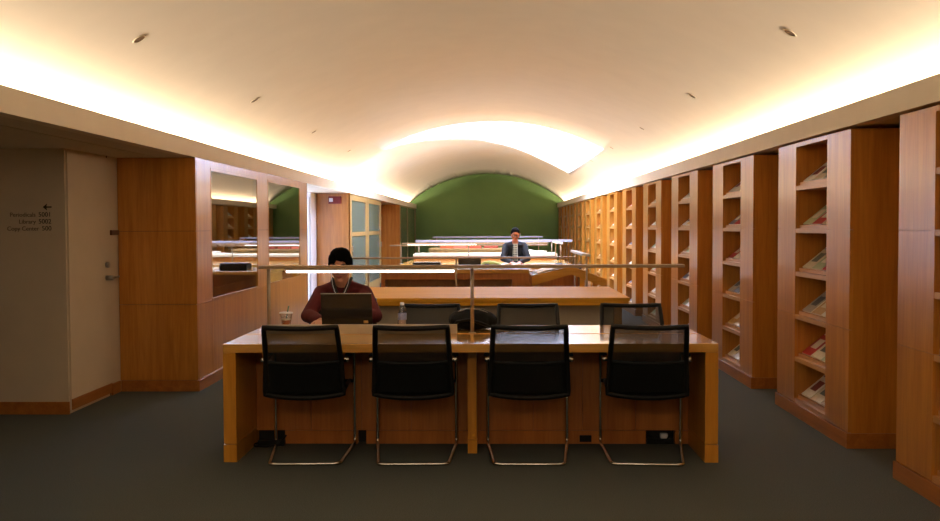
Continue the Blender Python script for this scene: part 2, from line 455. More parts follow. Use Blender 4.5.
# long side: strip, below windows, posts
panel_face(mbw, 'x', XL, Y0L + .021, 8.98, .1, ZS, 1, SE, .02, sign=-1)
panel_face(mbw, 'x', XL, 8.98, 10.80, .1, .79, 1, (), .02, sign=-1)
panel_face(mbw, 'x', XL, 8.98, 10.80, 2.05, ZS, 1, (), .02, sign=-1)
panel_face(mbw, 'x', XL, 10.80, 11.30, .1, ZS, 1, SE, .02, sign=-1)
panel_face(mbw, 'x', XL, 11.30, 13.2, .1, .79, 1, (), .02, sign=-1)
panel_face(mbw, 'x', XL, 11.30, 13.2, 2.05, ZS, 1, (), .02, sign=-1)
panel_face(mbw, 'x', XL, 13.2, 13.7, .1, ZS, 1, SE, .02, sign=-1)
struct('wall_left', mbw, M['wood'])
# backing behind the veneer and the dark display room behind the glass
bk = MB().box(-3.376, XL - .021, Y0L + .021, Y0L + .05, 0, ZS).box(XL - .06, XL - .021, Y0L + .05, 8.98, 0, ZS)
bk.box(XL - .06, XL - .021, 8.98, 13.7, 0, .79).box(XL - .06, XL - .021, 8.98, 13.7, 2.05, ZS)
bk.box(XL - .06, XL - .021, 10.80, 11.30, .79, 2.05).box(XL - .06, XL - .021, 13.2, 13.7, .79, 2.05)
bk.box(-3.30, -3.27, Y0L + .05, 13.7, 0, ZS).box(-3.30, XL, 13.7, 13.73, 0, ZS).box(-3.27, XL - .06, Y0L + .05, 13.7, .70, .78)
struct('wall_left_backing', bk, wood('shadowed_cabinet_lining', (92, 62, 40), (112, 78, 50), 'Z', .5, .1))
for k, (a, b) in enumerate(((8.98, 10.80), (11.30, 13.2))):
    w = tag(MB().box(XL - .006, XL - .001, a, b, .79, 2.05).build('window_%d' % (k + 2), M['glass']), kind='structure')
    fr = MB()
    for (p, q, r, s_) in ((a, b, .79, .815), (a, b, 2.025, 2.05), (a, a + .016, .79, 2.05), (b - .03, b, .79, 2.05)):
        fr.box(XL - .012, XL + .003, p, q, r, s_)
    fr.build('window_frame', M['wood'], w)
bs = MB().box(-3.365, XL - 0.0, Y0L - .012, Y0L, 0, .10).box(XL, XL + .012, Y0L - .012, 13.7, 0, .10)
struct('baseboard_left_panelling', bs, M['wood_dark'])

# recess with the white door, then facing panel with the fire alarm, glazed cabinet, recess, glass end
# a deep bay with a daylit window: the window itself lies out of the camera's sight, its far jamb and an open door leaf catch the light
struct('wall_recess', MB().box(-4.2, -3.30, 13.73, 14.1, 0, ZS).box(-4.2, -3.30, 17.36, 17.9, 0, ZS).box(-4.26, -4.2, 13.73, 17.9, 0, .10).box(-4.26, -4.2, 13.73, 17.9, 2.05, ZS)
       .box(-4.26, -4.2, 13.73, 14.1, .1, 2.05).box(-4.26, -4.2, 17.36, 17.9, .1, 2.05), M['white'])
wn = tag(MB().box(-4.24, -4.22, 14.1, 17.36, .10, 2.05).build('window_5', emis('daylit_window', (.66, .76, 1.0), WINDOW_STRENGTH)), kind='structure')
fr = MB()
for y_ in (14.1, 15.17, 16.24, 17.30): fr.box(-4.22, -4.17, y_, y_ + .06, .10, 2.05)
fr.box(-4.22, -4.17, 14.1, 17.36, .10, .16).box(-4.22, -4.17, 14.1, 17.36, 1.99, 2.05).build('window_frame', M['white'], wn)
dr = tag(MB().box(-4.10, -3.33, 17.31, 17.35, .012, 2.03).build('door_2', M['white']), kind='structure')
MB().tube([(-3.40, 17.31, 1.02), (-3.40, 17.26, 1.02), (-3.52, 17.255, 1.02)], .011, 8).build('door_handle', M['steel'], dr)
MB().tube([(-3.40, 17.31, 1.36), (-3.40, 17.285, 1.36)], .026, 14).build('lock_cylinder', M['steel'], dr)
mbf = MB(); panel_face(mbf, 'y', 17.9, -3.28, XL, .1, ZS, 1, (1.30,), .02)
mbf.box(-3.30, XL, 17.92, 17.96, 0, ZS)
mbf.box(XL + 0, XL - .02, 17.9, 17.92, 0, ZS)
struct('wall_panel_behind_recess', mbf, M['wood'])
al = thing('fire_alarm', 'red fire alarm with white strobe high on the wood panel', 'alarm', (-2.94, 17.9, 1.99))
MB().bbox(-.12, .12, -.05, 0, -.07, .07, .01).build('housing', mat('alarm_red', (120, 20, 22), .5), al)
MB().bbox(-.10, -.03, -.085, -.05, -.035, .035, .008).build('strobe', M['white'], al)

# glazed cabinet 17.86 - 23.0
ZG = ZS - .004
gc = thing('glazed_cabinet', 'tall pale framed cabinet with four grey glass panes, left wall', 'cabinet', (XL, 17.98, 0))
L_ = 5.1
bod = MB().box(-.6, -.05, .0, .03, 0, ZG).box(-.6, -.05, L_ - .03, L_, 0, ZG).box(-.6, -.57, .03, L_ - .03, 0, ZG).box(-.57, -.05, .03, L_ - .03, 0, .12).box(-.57, -.05, .03, L_ - .03, ZG - .04, ZG)
for z in (.5, .9, 1.3, 1.7): bod.box(-.57, -.08, .03, L_ - .03, z, z + .03)
bod.build('body', M['pale_wood'], gc)
for k in range(2):
    a = .02 + k * (L_ / 2); b = a + L_ / 2 - .03
    dmb = MB()
    for (p, q, r, s_) in ((a, a + .22, .12, ZG - .02), (b - .22, b, .12, ZG - .02), (a + .22, b - .22, .12, .25), (a + .22, b - .22, ZG - .12, ZG - .02), (a + .22, b - .22, 1.30, 1.38)):
        dmb.box(-.045, -.01, p, q, r, s_)
    dd = dmb.build('door', M['pale_wood'], gc)
    MB().box(-.035, -.028, a + .22, b - .22, .25, ZG - .12).build('pane', M['glass_g'], dd)
    MB().box(-.01, .02, a + .1 if k == 0 else b - .15, a + .15 if k == 0 else b - .1, 1.0, 1.12).build('handle', M['steel'], dd)
cols = [(150, 60, 50), (60, 70, 110), (190, 150, 90), (90, 110, 80), (200, 196, 186), (70, 50, 60)]
bmats = [mat('book_cloth', c_, .6) for c_ in cols]
for r_, z in enumerate((.53, .93)):
    for k in range(9):
        y = .5 + k * .46; hh = .24 + .02 * ((k * 7) % 4); w_ = .22
        bk_ = MB().bbox(-.35, -.1, y, y + w_, 0, hh, .006)
        o = bk_.build('binder', bmats[(k * 5 + r_ * 2) % 6]); o.location = (XL, 17.98, z)
        tag(o, '%s behind the grey glass of the tall cabinet, %s shelf' % (['dull red binder', 'slate blue binder', 'tan binder', 'sage binder', 'whitish binder', 'plum binder'][(k * 5 + r_ * 2) % 6], ['lower', 'upper'][r_]), 'binder', 'binders in the glazed cabinet')
# recess after the cabinet and facing panel at 27.5, glass end piece
mbf = MB().box(-3.32, -3.28, 23.1, 27.7, 0, ZS)
panel_face(mbf, 'y', 27.7, -3.28, XL, .1, ZS, 1, (1.30,), .02); mbf.box(-3.30, XL, 27.72, 27.76, 0, ZS)
struct('wall_far_recess', mbf, M['wood'])
eg = tag(MB().box(XL - .03, XL - .02, 27.8, 33.4, .1, ZS - .04).build('window_4', M['glass_g']), kind='structure')
fr = MB()
for (p, q, r, s_) in ((27.76, 28.2, 0, ZS), (33.3, 33.8, 0, ZS), (28.2, 33.3, 0, .1), (28.2, 33.3, ZS - .04, ZS), (30.3, 30.6, .1, ZS - .04)):
    fr.box(XL - .05, XL - .01, p, q, r, s_)
fr.build('window_frame', mat('olive_frame', (132, 116, 62), .5), eg)
struct('wall_far_backing', MB().box(-3.3, -3.25, 27.76, 34, 0, ZS), mat('olive_paint', (96, 110, 62), .8))

# ------------------------------------------------------------------ right wall: journal display cases
ordn = ['top', 'second', 'third', 'fourth', 'fifth', 'bottom']
SHZ = [1.79, 1.46, 1.125, .79, .46, .135]
def make_case():
    t = thing('journal_display_case', '', 'bookcase', (XR, 0, 0), 0, None)
    L = 1.57; D = .61; a, b = .44, 1.12
    body = MB()
    for (p, q) in ((0, a), (b, L)):
        for lo, hi in zip((.105,) + SE, SE + (ZS,)):
            body.box(0, .02, p + (.002 if p else 0), q - (.002 if q < L else 0), lo + .0015, hi - .0015)
    body.box(.0, .02, a, b, ZS - .03, ZS)
    # carcass behind the veneer
    body.box(.021, D, .0, .02, .0, ZS).box(.021, D, L - .02, L, 0, ZS)
    body.box(.021, .03, .02, a, .1, ZS - .001).box(.021, .03, b, L - .02, .1, ZS - .001)
    body.box(.021, D - .2, a - .02, a, .1, ZS).box(.021, D - .2, b, b + .02, .1, ZS)
    body.box(D - .22, D - .2, a, b, .1, ZS).box(.02, D, .02, L - .02, ZS - .012, ZS)
    body.build('body', M['wood'], t)
    MB().box(-.012, 0, -.012, L + .012, 0, .10).box(0, D, -.012, 0, 0, .10).box(0, D, L, L + .012, 0, .10).box(.0, D, 0, L, .0, .004).build('plinth', M['wood_dark'], t)
    for z in SHZ:
        MB().box(.002, D - .22, a + .001, b - .001, z - .034, z).build('shelf', M['shelf_wood'], t)
        s_ = MB().add([(.05, a + .002, z + .001), (.05, b - .002, z + .001), (.05, b - .002, z + .02), (.05, a + .002, z + .02),
                       (.30, a + .002, z + .205), (.30, b - .002, z + .205), (.30, b - .002, z + .225), (.30, a + .002, z + .225)],
                      [(0, 3, 2, 1), (4, 5, 6, 7), (0, 1, 5, 4), (3, 7, 6, 2), (0, 4, 7, 3), (1, 2, 6, 5)])
        s_.box(.03, .05, a + .002, b - .002, z, z + .028)
        s_.build('display_slope', M['shelf_wood'], t)
    return t
case0 = make_case()
case0.location.y = 6.33
jcol = [('cream', (226, 216, 192)), ('red', (178, 34, 36)), ('white', (232, 230, 226)), ('pale green', (168, 184, 150)), ('tan', (196, 164, 118)),
        ('slate blue', (96, 108, 140)), ('grey', (168, 166, 160)), ('ochre', (204, 160, 70))]
jmesh = []
for nm, c_ in jcol:
    cm = mat('journal_cover_' + nm.replace(' ', '_'), c_, .4)
    bm_ = M['paper'] if nm not in ('white', 'cream', 'grey') else mat('journal_band', {'white': (120, 40, 50), 'cream': (90, 100, 90), 'grey': (60, 70, 90)}[nm], .4)
    j = MB().box(0, .285, -.098, .098, .001, .012, 1).box(0, .285, -.1, .1, .012, .0135, 0).box(0, .285, -.1, .1, 0, .001, 0)
    j.box(.215, .262, -.085, .085, .0135, .0142, 2).box(.07, .17, -.06, .06, .0135, .0142, 2)
    jmesh.append(j.mesh('journal', [cm, M['paper'], bm_]))
ang = math.atan2(.205, .25)
def fill_case(y, idx, near):
    rows = [[2, 0, 6], [3, 1, 0], [0, 3, 1], [6, 4, 2], [1, 0, 3], [2, 0, 4]] if idx == 0 else None
    for r_, z in enumerate(SHZ):
        for p in range(3):
            ci = rows[r_][p] if rows else random.choice([0, 0, 2, 2, 6, 3, 1, 4, 5, 7])
            o = bpy.data.objects.new('journal', jmesh[ci]); C.objects.link(o)
            yy = y + 1.12 - .125 - p * .215
            o.location = (XR + .0555, yy + random.uniform(-.004, .004), z + .0265)
            o.rotation_euler = (0, -ang, random.uniform(-.02, .02))
            tag(o, '%s journal on the %s shelf of the %s' % (jcol[ci][0], ordn[r_], near) + ', ' + ['far', 'middle', 'near'][p] + ' place', 'journal', 'journals on the %s shelf of the %s' % (ordn[r_], near))
nth = ['nearest display case', 'second display case', 'third display case', 'fourth display case', 'fifth display case', 'sixth display case', 'seventh display case',
       'eighth display case', 'ninth display case', 'tenth display case', 'eleventh display case', 'twelfth display case', 'thirteenth display case']
for k in range(13):
    y = 4.01 + 2.32 * k
    o = case0 if k == 1 else copy_tree(case0)
    o.location = (XR, y, 0)
    o['label'] = ['tall wood journal case cut off by the right edge of the photo',
                  'nearest fully visible wood journal case on the right wall'][k] if k < 2 else 'wood journal display case, %s from the camera along the right wall' % nth[k].split()[0]
    tag(o, None, 'bookcase', 'journal display cases along the right wall')
    fill_case(y, k - 1, nth[k])

# ------------------------------------------------------------------ downlight holes in the vault
k = 0
def downlight(x, y, label):
    a = math.asin((x - VX) / VR)
    t = thing('recessed_downlight', label, 'ceiling light', (x, y, VZ + VR * math.cos(a) - .002), 0, 'small recessed downlights in the vault')
    t.rotation_euler = (0, a, 0)
    MB().lathe([(.038, .0), (.046, -.005), (.050, 0)], n=28).build('trim_ring', M['cornice'], t)
    MB().lathe([(.038, -.002), (.0, -.0021)], n=28).build('aperture', mat('downlight_baffle', (120, 92, 66), .5), t)
for k, y in enumerate((6.31, 9.39, 12.53, 15.67, 18.8)):
    w_ = ['nearest', 'second', 'third', 'fourth', 'fifth'][k]
    if k < 4: downlight(-2.33, y, '%s small recessed ceiling light on the left slope of the vault' % w_)
    downlight(2.0, y + .13, '%s small recessed ceiling light on the right slope of the vault' % w_)

# ------------------------------------------------------------------ desk 1
DX0, DX1, DY0, DY1, DZ = -1.697, 1.418, 5.94, 7.06, .75
t = thing('reading_desk', 'large front reading desk with glossy wood top and panelled middle', 'desk', (-.1, 6.5, 0))
def loc(mb): return mb.xf(Matrix.Translation((.1, -6.5, 0)))
o = loc(MB().bbox(DX0, DX1, DY0, 6.485, DZ - .055, DZ, .003).bbox(DX0, DX1, 6.515, DY1, DZ - .055, DZ, .003).box(DX0 + .003, DX1 - .003, 6.485, 6.515, DZ - .05, DZ - .006)).build('desk_top', M['desk'], t)
for x0 in (DX0, DX1 - .08):
    loc(MB().box(x0, x0 + .08, DY0 + .002, DY1 - .002, .115, DZ - .056).box(x0 - .002, x0 + .082, DY0, DY1, 0, .112)).build('end_panel', M['desk_v'], t)
for y0_, y1_ in ((6.18, 6.44), (6.56, 6.82)):
    loc(MB().box(-.155, -.098, y0_, y1_, .09, DZ - .056).box(-.157, -.096, y0_ - .002, y1_ + .002, 0, .088)).build('leg', M['desk_v'], t)
mp = MB()
xs = [DX0 + .08, -1.24, -.89, -.55, -.135, .285, .62, .98, DX1 - .08]
for a, b in zip(xs, xs[1:]): mp.box(a + .002, b - .002, 6.46, 6.54, .092, DZ - .16)
mp.box(DX0 + .08, DX1 - .08, 6.475, 6.525, .0925, DZ - .16)
mp.box(DX0 + .08, DX1 - .08, 6.44, 6.56, DZ - .158, DZ - .056)
mp.box(-1.42, -.92, 6.455, 6.545, 0, .09).box(-.86, 1.05, 6.455, 6.545, 0, .09).box(1.25, DX1 - .08, 6.455, 6.545, 0, .09)
loc(mp).build('modesty_panel', M['panel_red'], t)
for a, b in ((-1.616, -1.42), (-.92, -.86), (1.05, 1.25)): loc(MB().box(a, b, 6.52, 6.53, 0, .09)).build('cable_opening', M['dark'], t)
for a in (.60,): loc(MB().box(a, a + .08, 6.444, 6.454, .015, .06)).build('outlet', M['black'], t)
# low divider board on the left half
loc(MB().bbox(-1.55, -.235, 6.492, 6.508, DZ + .001, DZ + .066, .002)).build('low_divider', M['beige'], t)
# cables and a power strip under the desk
cb = thing('power_strip', 'black power strip with plug in the opening under the desk, right', 'power strip', (1.15, 6.47, 0))
MB().bbox(-.09, .09, -.02, .02, 0.0, .035, .004).build('housing', M['black'], cb)
MB().bbox(-.0, .05, -.02, .015, .036, .07, .006).build('plug', M['white'], cb)
MB().tube([(-.085, -.01, .075), (-.06, -.02, .05), (-.03, -.03, .025), (0, -.035, .012), (.04, -.03, .03), (.07, -.02, .07), (.085, 0, .08)], .006, 8).build('cable', M['black'], cb)
cb = thing('power_strip', 'black power strip on the carpet in the opening under the desk, left', 'power strip', (-1.50, 6.40, 0))
MB().bbox(-.09, .09, -.025, .025, 0.0, .04, .004).build('housing', M['black'], cb)
MB().tube([(-.09, 0, .02), (-.12, -.02, .012), (-.10, -.06, .008), (-.02, -.07, .008), (.06, -.05, .02), (.1, 0, .07)], .006, 8).build('cable', M['black'], cb)

# lamp bar over desk 1
def lamp_bar(label, xc, yc, z0, z1, half, posts, tube, group, thick=.022, bm_='brass'):
    t = thing('desk_lamp_bar', label, 'lamp', (xc, yc, z0), 0, group)
    MB().bbox(-half, half, -.035, .035, z1 - z0 - thick, z1 - z0, .004).build('bar', M[bm_], t)
    for px in posts:
        MB().tube([(px, 0, .0), (px, 0, z1 - z0 - thick)], .0125, 12).build('post', M['post'], t)
        MB().lathe([(.0, .0), (.026, .0), (.026, .005), (.013, .007)], (px, 0, 0), 20).build('base_plate', M['post'], t)
    if tube:
        hd = MB().bbox(tube[0] - .01, tube[1] + .01, -.03, .03, z1 - z0 - thick - .012, z1 - z0 - thick - .001, .002).build('lamp_housing', M['acrylic'], t)
        MB().tube([(tube[0], 0, z1 - z0 - thick - .020), (tube[1], 0, z1 - z0 - thick - .020)], .008, 12).build('tube', M['tube'], hd)
    return t
l1 = lamp_bar('bronze lamp bar over the front desk, its left half lit', -.141, 6.54, DZ + .001, 1.222, 1.462, (-1.40, 0.01), (-1.276, -.113), 'lamp bars over the reading desks')

# ------------------------------------------------------------------ chairs
def make_chair():
    t = thing('cantilever_chair', '', 'chair')
    # chrome frame: one continuous tube, rear floor bar, runners, uprights, arms
    def rnd(pts, r=.04, n=5):
        out = [Vector(pts[0])]
        for a, b, c_ in zip(pts, pts[1:], pts[2:]):
            a, b, c_ = Vector(a), Vector(b), Vector(c_)
            d0 = min(r, (a - b).length / 2); d1 = min(r, (c_ - b).length / 2)
            p = b + (a - b).normalized() * d0; q = b + (c_ - b).normalized() * d1
            for k in range(n + 1):
                u = k / n; out.append(p * (1 - u) ** 2 + b * 2 * u * (1 - u) + q * u * u)
        out.append(Vector(pts[-1])); return out
    pts = [(-.245, -.21, .655), (-.268, .27, .65), (-.268, .28, .012), (-.218, -.295, .012), (.218, -.295, .012), (.268, .28, .012), (.268, .27, .65), (.245, -.21, .655)]
    MB().tube(rnd(pts), .0115, 10).build('tube_frame', M['chrome'], t)
    for s in (-1, 1):
        MB().tube([(s * .245, -.235, .655), (s * .275, -.235, .655)], .014, 14).build('bolt', M['chrome'], t)
        MB().bbox(s * .262 - .022, s * .262 + .022, -.12, .24, .660, .676, .006).build('armrest', M['black'], t)
    # seat: padded sling
    st = MB(); n = 10; vs = []; fs = []
    for i in range(n + 1):
        u = i / n; y = -.25 + .49 * u; z = .455 + .02 * math.sin(u * PI) * -1 - (.02 * (u - .8) / .2 if u > .8 else 0)
        for k in range(7):
            x = -.225 + .45 * k / 6; vs.append((x, y, z - .012 * (1 - abs(k - 3) / 3)))
    for i in range(n):
        for k in range(6): fs.append((i * 7 + k, i * 7 + k + 1, (i + 1) * 7 + k + 1, (i + 1) * 7 + k))
    st.add(vs, fs, 0, True)
    seat = st.build('seat', M['black_fabric'], t)
    md = seat.modifiers.new('t', 'SOLIDIFY'); md.thickness = .035; md.offset = 0
    MB().tube([(-.235, -.24, .455), (-.24, .22, .45)], .014, 8).tube([(.235, -.24, .455), (.24, .22, .45)], .014, 8).tube([(-.268, .2, .45), (.268, .2, .45)], .012, 8).build('seat_rail', M['black'], t)
    # backrest: lower half belongs to the hip panel, upper half leans back with open mesh
    def yb(z):  # back profile
        return -.262 - (z - .43) * .18 - max(0, z - .66) * .42
    def hw(z):
        return .244 - .012 * (z - .43) / .22 if z < .65 else .232 - .014 * (z - .65) / .24
    zs = [.445 + .438 * i / 20 for i in range(21)]
    def sag(x, w): return .02 * (1 - (x / w) ** 2)
    fr = MB()
    side = lambda s: [(s * hw(z), yb(z), z) for z in zs]
    L, Rr = side(-1), side(1)
    top = [(hw(.883) * (k / 10), yb(.883) - sag(k / 10, 1) * 1.0, .883 - .008 * (1 - (k / 10) ** 2)) for k in range(-9, 10)]
    bot = [(hw(.445) * (k / 10), yb(.445) - sag(k / 10, 1), .445 - .02 * (1 - (k / 10) ** 2)) for k in range(9, -10, -1)]
    fr.tube(L + top + Rr[::-1] + bot, .0165, 8, closed=True)
    zz = .655; fr.tube([(hw(zz) * k / 10, yb(zz) - sag(k / 10, 1), zz - .012 * (1 - (k / 10) ** 2)) for k in range(-10, 11)], .010, 8)
    fr.build('back_frame', M['black'], t)
    def surf(z0, z1, n, th):
        m_ = MB(); vs = []; fs = []
        for i in range(n + 1):
            z = z0 + (z1 - z0) * i / n
            for k in range(13):
                u = -1 + k / 6; vs.append((hw(z) * u, yb(z) - sag(u, 1) + th, z))
        for i in range(n):
            for k in range(12): fs.append((i * 13 + k, i * 13 + k + 1, (i + 1) * 13 + k + 1, (i + 1) * 13 + k))
        return m_.add(vs, fs, 0, True)
    surf(.655, .880, 8, 0).build('back_mesh', M['mesh'], t)
    lp = surf(.445, .655, 8, 0).build('lumbar_panel', M['black_fabric'], t)
    md = lp.modifiers.new('t', 'SOLIDIFY'); md.thickness = .012; md.offset = 0
    return t
chair0 = make_chair()
spots = [(-1.185, 6.14, 3.8, 'black mesh cantilever chair, first from the left along the front desk'),
         (-.498, 6.14, 2, 'black mesh cantilever chair, second from the left, in front of the water bottle'),
         (.238, 6.14, -1, 'black mesh cantilever chair, third from the left, right of the centre lamp post'),
         (.985, 6.14, -4.5, 'black mesh cantilever chair, last on the right along the front desk')]
for k, (x, y, a, lb) in enumerate(spots):
    o = chair0 if k == 0 else copy_tree(chair0)
    o.location = (x, y, 0); o.rotation_euler = (0, 0, R(a)); tag(o, lb, 'chair', 'chairs drawn up to the front desk')
for (x, y, a, lb) in [(-.47, 6.83, 180, 'black chair across the front desk, behind the water bottle'),
                      (.28, 6.83, 180, 'black chair across the front desk, right of the black backpack'),
                      (1.05, 6.83, 178, 'black chair across the front desk, nearest the journal cases'),
                      (-1.18, 7.39, 180, 'black chair under the man in the maroon sweater')]:
    o = copy_tree(chair0); o.location = (x, y, 0); o.rotation_euler = (0, 0, R(a)); tag(o, lb, 'chair', 'chairs on the far side of the front desk')

# ------------------------------------------------------------------ table 2 with its gantry
t = thing('reading_table', 'long bare wood table behind the front desk, glossy orange top', 'table', (-.14, 10.63, 0))
MB().bbox(-1.56, 1.56, -.9, .9, .716, .75, .003).bbox(-1.55, 1.55, -.89, .89, .67, .715, .003).build('table_top', M['table2'], t)
for x0 in (-1.5, 1.41):
    MB().box(x0, x0 + .08, -.82, .82, 0, .664).build('end_panel', M['desk_v'], t)
MB().box(-1.42, 1.41, -.74, -.70, .05, .669).build('modesty_panel', M['beige'], t)  # wood panel, the light falling on it put into a beige colour

def gantry(label, x0, x1, xc, xr, ya, yb_, zb, zt, tube, group):
    """two parallel bars joined at the right end by a tilted reflector"""
    t = thing('reading_lamp_pair', label, 'lamp', (xc, ya, zb), 0, group)
    z = zt - zb; D = yb_ - ya
    MB().bbox(x0 - xc, x1 - xc, -.03, .03, z - .022, z, .004).build('bar', M['brass'], t)
    if tube: MB().bbox(x0 - xc + .1, x1 - xc + .1, D - .03, D + .03, z - .010, z + .012, .004).build('bar', M['brass'], t)
    for (px, py, top) in ((x0 - xc + .21, 0, z - .022), (0, 0, z - .022), (xr - xc, 0, z), (xr - xc, D, z)):
        MB().tube([(px, py, 0), (px, py, top)], .012, 10).build('post', M['post'], t)
        MB().lathe([(0, 0), (.05, 0), (.05, .006), (.013, .01)], (px, py, 0), 16).build('base_plate', M['post'], t)
    m_ = MB().bbox(-.065, .045, -.02, D + .03, .0, .035, .008)
    m_.xf(Matrix.Translation((xr - xc, 0, z)) @ Matrix.Rotation(R(8), 4, 'Y'))
    m_.build('end_reflector', M['acrylic'], t)
    if tube:
        hd = MB().bbox(tube[0] - xc, tube[1] - xc, D - .04, D + .04, z - .022, z - .011, .002).build('lamp_housing', M['acrylic'], t)
        MB().tube([(tube[0] - xc, D, z - .035), (tube[1] - xc, D, z - .035)], .013, 10).build('tube', M['tube'], hd)
    return t
gantry('unlit bronze lamp bar on tall posts between the bare table and the high counter', -1.76, 1.065, -.44, 1.20, 11.95, 13.62, 0.0, 1.10, None, 'lamp pairs over the far desks')

# ------------------------------------------------------------------ high counter and sloped stand (row C)
def counter(label, x0, x1, y0, y1, zt, top_m, face_m, group):
    t = thing('high_counter', label, 'counter', ((x0 + x1) / 2, (y0 + y1) / 2, 0), 0, group)
    hx = (x1 - x0) / 2; hy = (y1 - y0) / 2
    MB().bbox(-hx, hx, -hy, hy, zt - .05, zt, .004).build('counter_top', top_m, t)
    b = MB().box(-hx + .01, -hx + .06, -hy + .02, hy - .02, 0, zt - .051).box(hx - .22, hx - .01, -hy + .02, hy - .02, 0, zt - .051)
    b.box(-hx + .06, hx - .22, -hy + .02, hy - .02, zt - .13, zt - .051).box(-hx + .06, hx - .22, -hy + .02, hy - .02, 0, .4)
    b.build('cabinet', face_m, t)
    MB().box(-hx + .06, hx - .22, -hy + .30, hy - .02, .4, zt - .131).build('back_panel', M['shelf_wood'], t)
    return t
counter('high wood counter with an open front shelf, behind the bare table', -1.43, .49, 12.2, 13.2, .93, M['desk'], M['panel_red'], 'high counters across the room')
t = thing('sloped_reading_stand', 'double sloped wood reading stand beside the high counter', 'reading stand', (1.04, 12.9, 0))
pr = [(-.50, .83), (.02, .955), (.49, .775), (.49, .665), (.02, .845), (-.50, .70)]
MB().prism(pr, -.35, .60).build('sloped_top', M['desk'], t)
for x in (-.42, .42):
    for y in (-.25, .5):
        MB().box(x - .03, x + .03, y - .03, y + .03, 0, .70 if x < 0 else .69).build('leg', M['desk_v'], t)
MB().box(-.39, .39, -.02, .02, .3, .55).build('stretcher', M['desk_v'], t)

def open_book(label, locx, rz, w=.22, l=.30, th=.012, tilt=0, name='open_magazine'):
    t = thing(name, label, 'magazine', locx, rz)
    m_ = MB()
    for s in (-1, 1):
        vs = []; fs = []; n = 8
        for i in range(n + 1):
            u = i / n; x = s * w * u; z = th * (.35 + math.sin(min(1, u * 1.3) * PI) * .9 * (1 - u * .3))
            vs += [(x, -l / 2, z), (x, l / 2, z), (x, -l / 2, 0), (x, l / 2, 0)]
        for i in range(n):
            a, b = 4 * i, 4 * i + 4
            fs += [(a, a + 1, b + 1, b), (a, b, b + 2, a + 2), (a + 1, a + 3, b + 3, b + 1), (a + 2, b + 2, b + 3, a + 3)]
        m_.add(vs, fs, 0)
    m_.xf(Matrix.Rotation(tilt, 4, 'Y'))
    m_.build('pages', M['paper'], t)
    return t
sl = math.atan2(.125, .52); sl2 = math.atan2(.18, .47)
open_book('open magazine lying on the left slope of the reading stand', (.80, 12.82, .835 + (.80 - .54) * .24 + .004), 0, .18, .3, .012, -sl)
open_book('second open magazine on the left slope, farther back', (.80, 13.22, .835 + (.80 - .54) * .24 + .004), 0, .18, .3, .012, -sl)

# ------------------------------------------------------------------ desk D (reader in the navy jacket), counters E and F
t = thing('reading_desk', 'far reading desk where the man in the navy jacket reads', 'desk', (-.05, 16.05, 0))
MB().bbox(-1.6, 1.6, -.85, .85, .72, .775, .004).build('desk_top', M['desk'], t)
for x0 in (-1.55, 1.47): MB().box(x0, x0 + .08, -.8, .8, 0, .719).build('end_panel', M['desk_v'], t)
MB().box(-1.47, 1.47, -.55, -.5, .05, .719).build('modesty_panel', M['panel_red'], t)
gantry('bronze lamp bars with one lit left tube, just behind the man in navy', -1.91, 1.06, -.42, 1.31, 17.9, 19.3, .776, 1.137, (-1.69, -.30), 'lamp pairs over the far desks')
t = thing('reading_table', 'far table under the lamp bars just behind the man in navy', 'table', (-.1, 18.75, 0))
MB().bbox(-1.6, 1.6, -.95, .95, .72, .775, .004).build('table_top', M['desk'], t)
for x0 in (-1.55, 1.47): MB().box(x0, x0 + .08, -.9, .9, 0, .719).build('end_panel', M['desk_v'], t)
counter('pale high counter under the skylight behind the man in navy', -1.65, 1.40, 20.1, 21.0, .90, M['daylit_top'], M['panel_red'], 'high counters across the room')  # top coloured pale for the daylight, gloss and papers on it
counter('farthest high counter with a pale front, near the green wall', -1.47, .85, 22.4, 23.4, .96, M['pale_wood'], M['pale_wood'], 'high counters across the room')
lamp_bar('pale lilac lamp bar spanning the counter under the skylight', .06, 20.5, .901, 1.19, 1.69, (-1.62, 1.25), None, 'lamp bars over the reading desks', .05, 'lilac')
lamp_bar('most distant lamp bar before the green wall', -.09, 25.2, .776, 1.215, 1.46, (-1.35, 0, 1.35), None, 'lamp bars over the reading desks', .04, 'lilac')
t = thing('reading_desk', 'last reading desk before the green end wall', 'desk', (-.09, 25.2, 0))
MB().bbox(-1.5, 1.5, -.6, .6, .72, .775, .004).build('desk_top', M['desk'], t)
for x0 in (-1.45, 1.37): MB().box(x0, x0 + .08, -.55, .55, 0, .719).build('end_panel', M['desk_v'], t)

# objects on the far surfaces
def simple(name, label, cat, mb, m, locx, rz=0, group=None):
    o = mb.build(name, m); o.location = locx; o.rotation_euler = (0, 0, rz); return tag(o, label, cat, group)
t = thing('scanner', 'black flat scanner box standing on the far desk, left', 'scanner', (-1.06, 15.75, .776))
MB().bbox(-.23, .23, -.16, .16, 0, .09, .01).build('body', M['black'], t)
MB().bbox(-.225, .225, -.155, .155, .092, .12, .008).build('lid', M['laptop'], t)
t = thing('monitor', 'dark low monitor on the far desk, left of the green bag', 'monitor', (-.36, 15.9, .776))
MB().bbox(-.19, .19, -.015, .015, .03, .17, .004).build('screen', M['laptop'], t)
MB().bbox(-.08, .08, -.06, .06, 0, .012, .003).bbox(-.02, .02, .0, .02, .012, .06, .002).build('stand', M['black'], t)
bag = MB(); 
for (c_, r_) in (((0, 0, .065), (.15, .1, .065)), ((-.1, 0, .05), (.1, .09, .05)), ((.1, .01, .05), (.1, .08, .052))): bag.sphere(c_, r_)
o = voxel(bag, 'cloth_bag', mat('olive_cloth', (150, 160, 74), .8, noise_amt=.2), None, .015); o.location = (-.02, 15.95, .777)
tag(o, 'yellow green cloth bag lying left of the man in navy', 'bag')
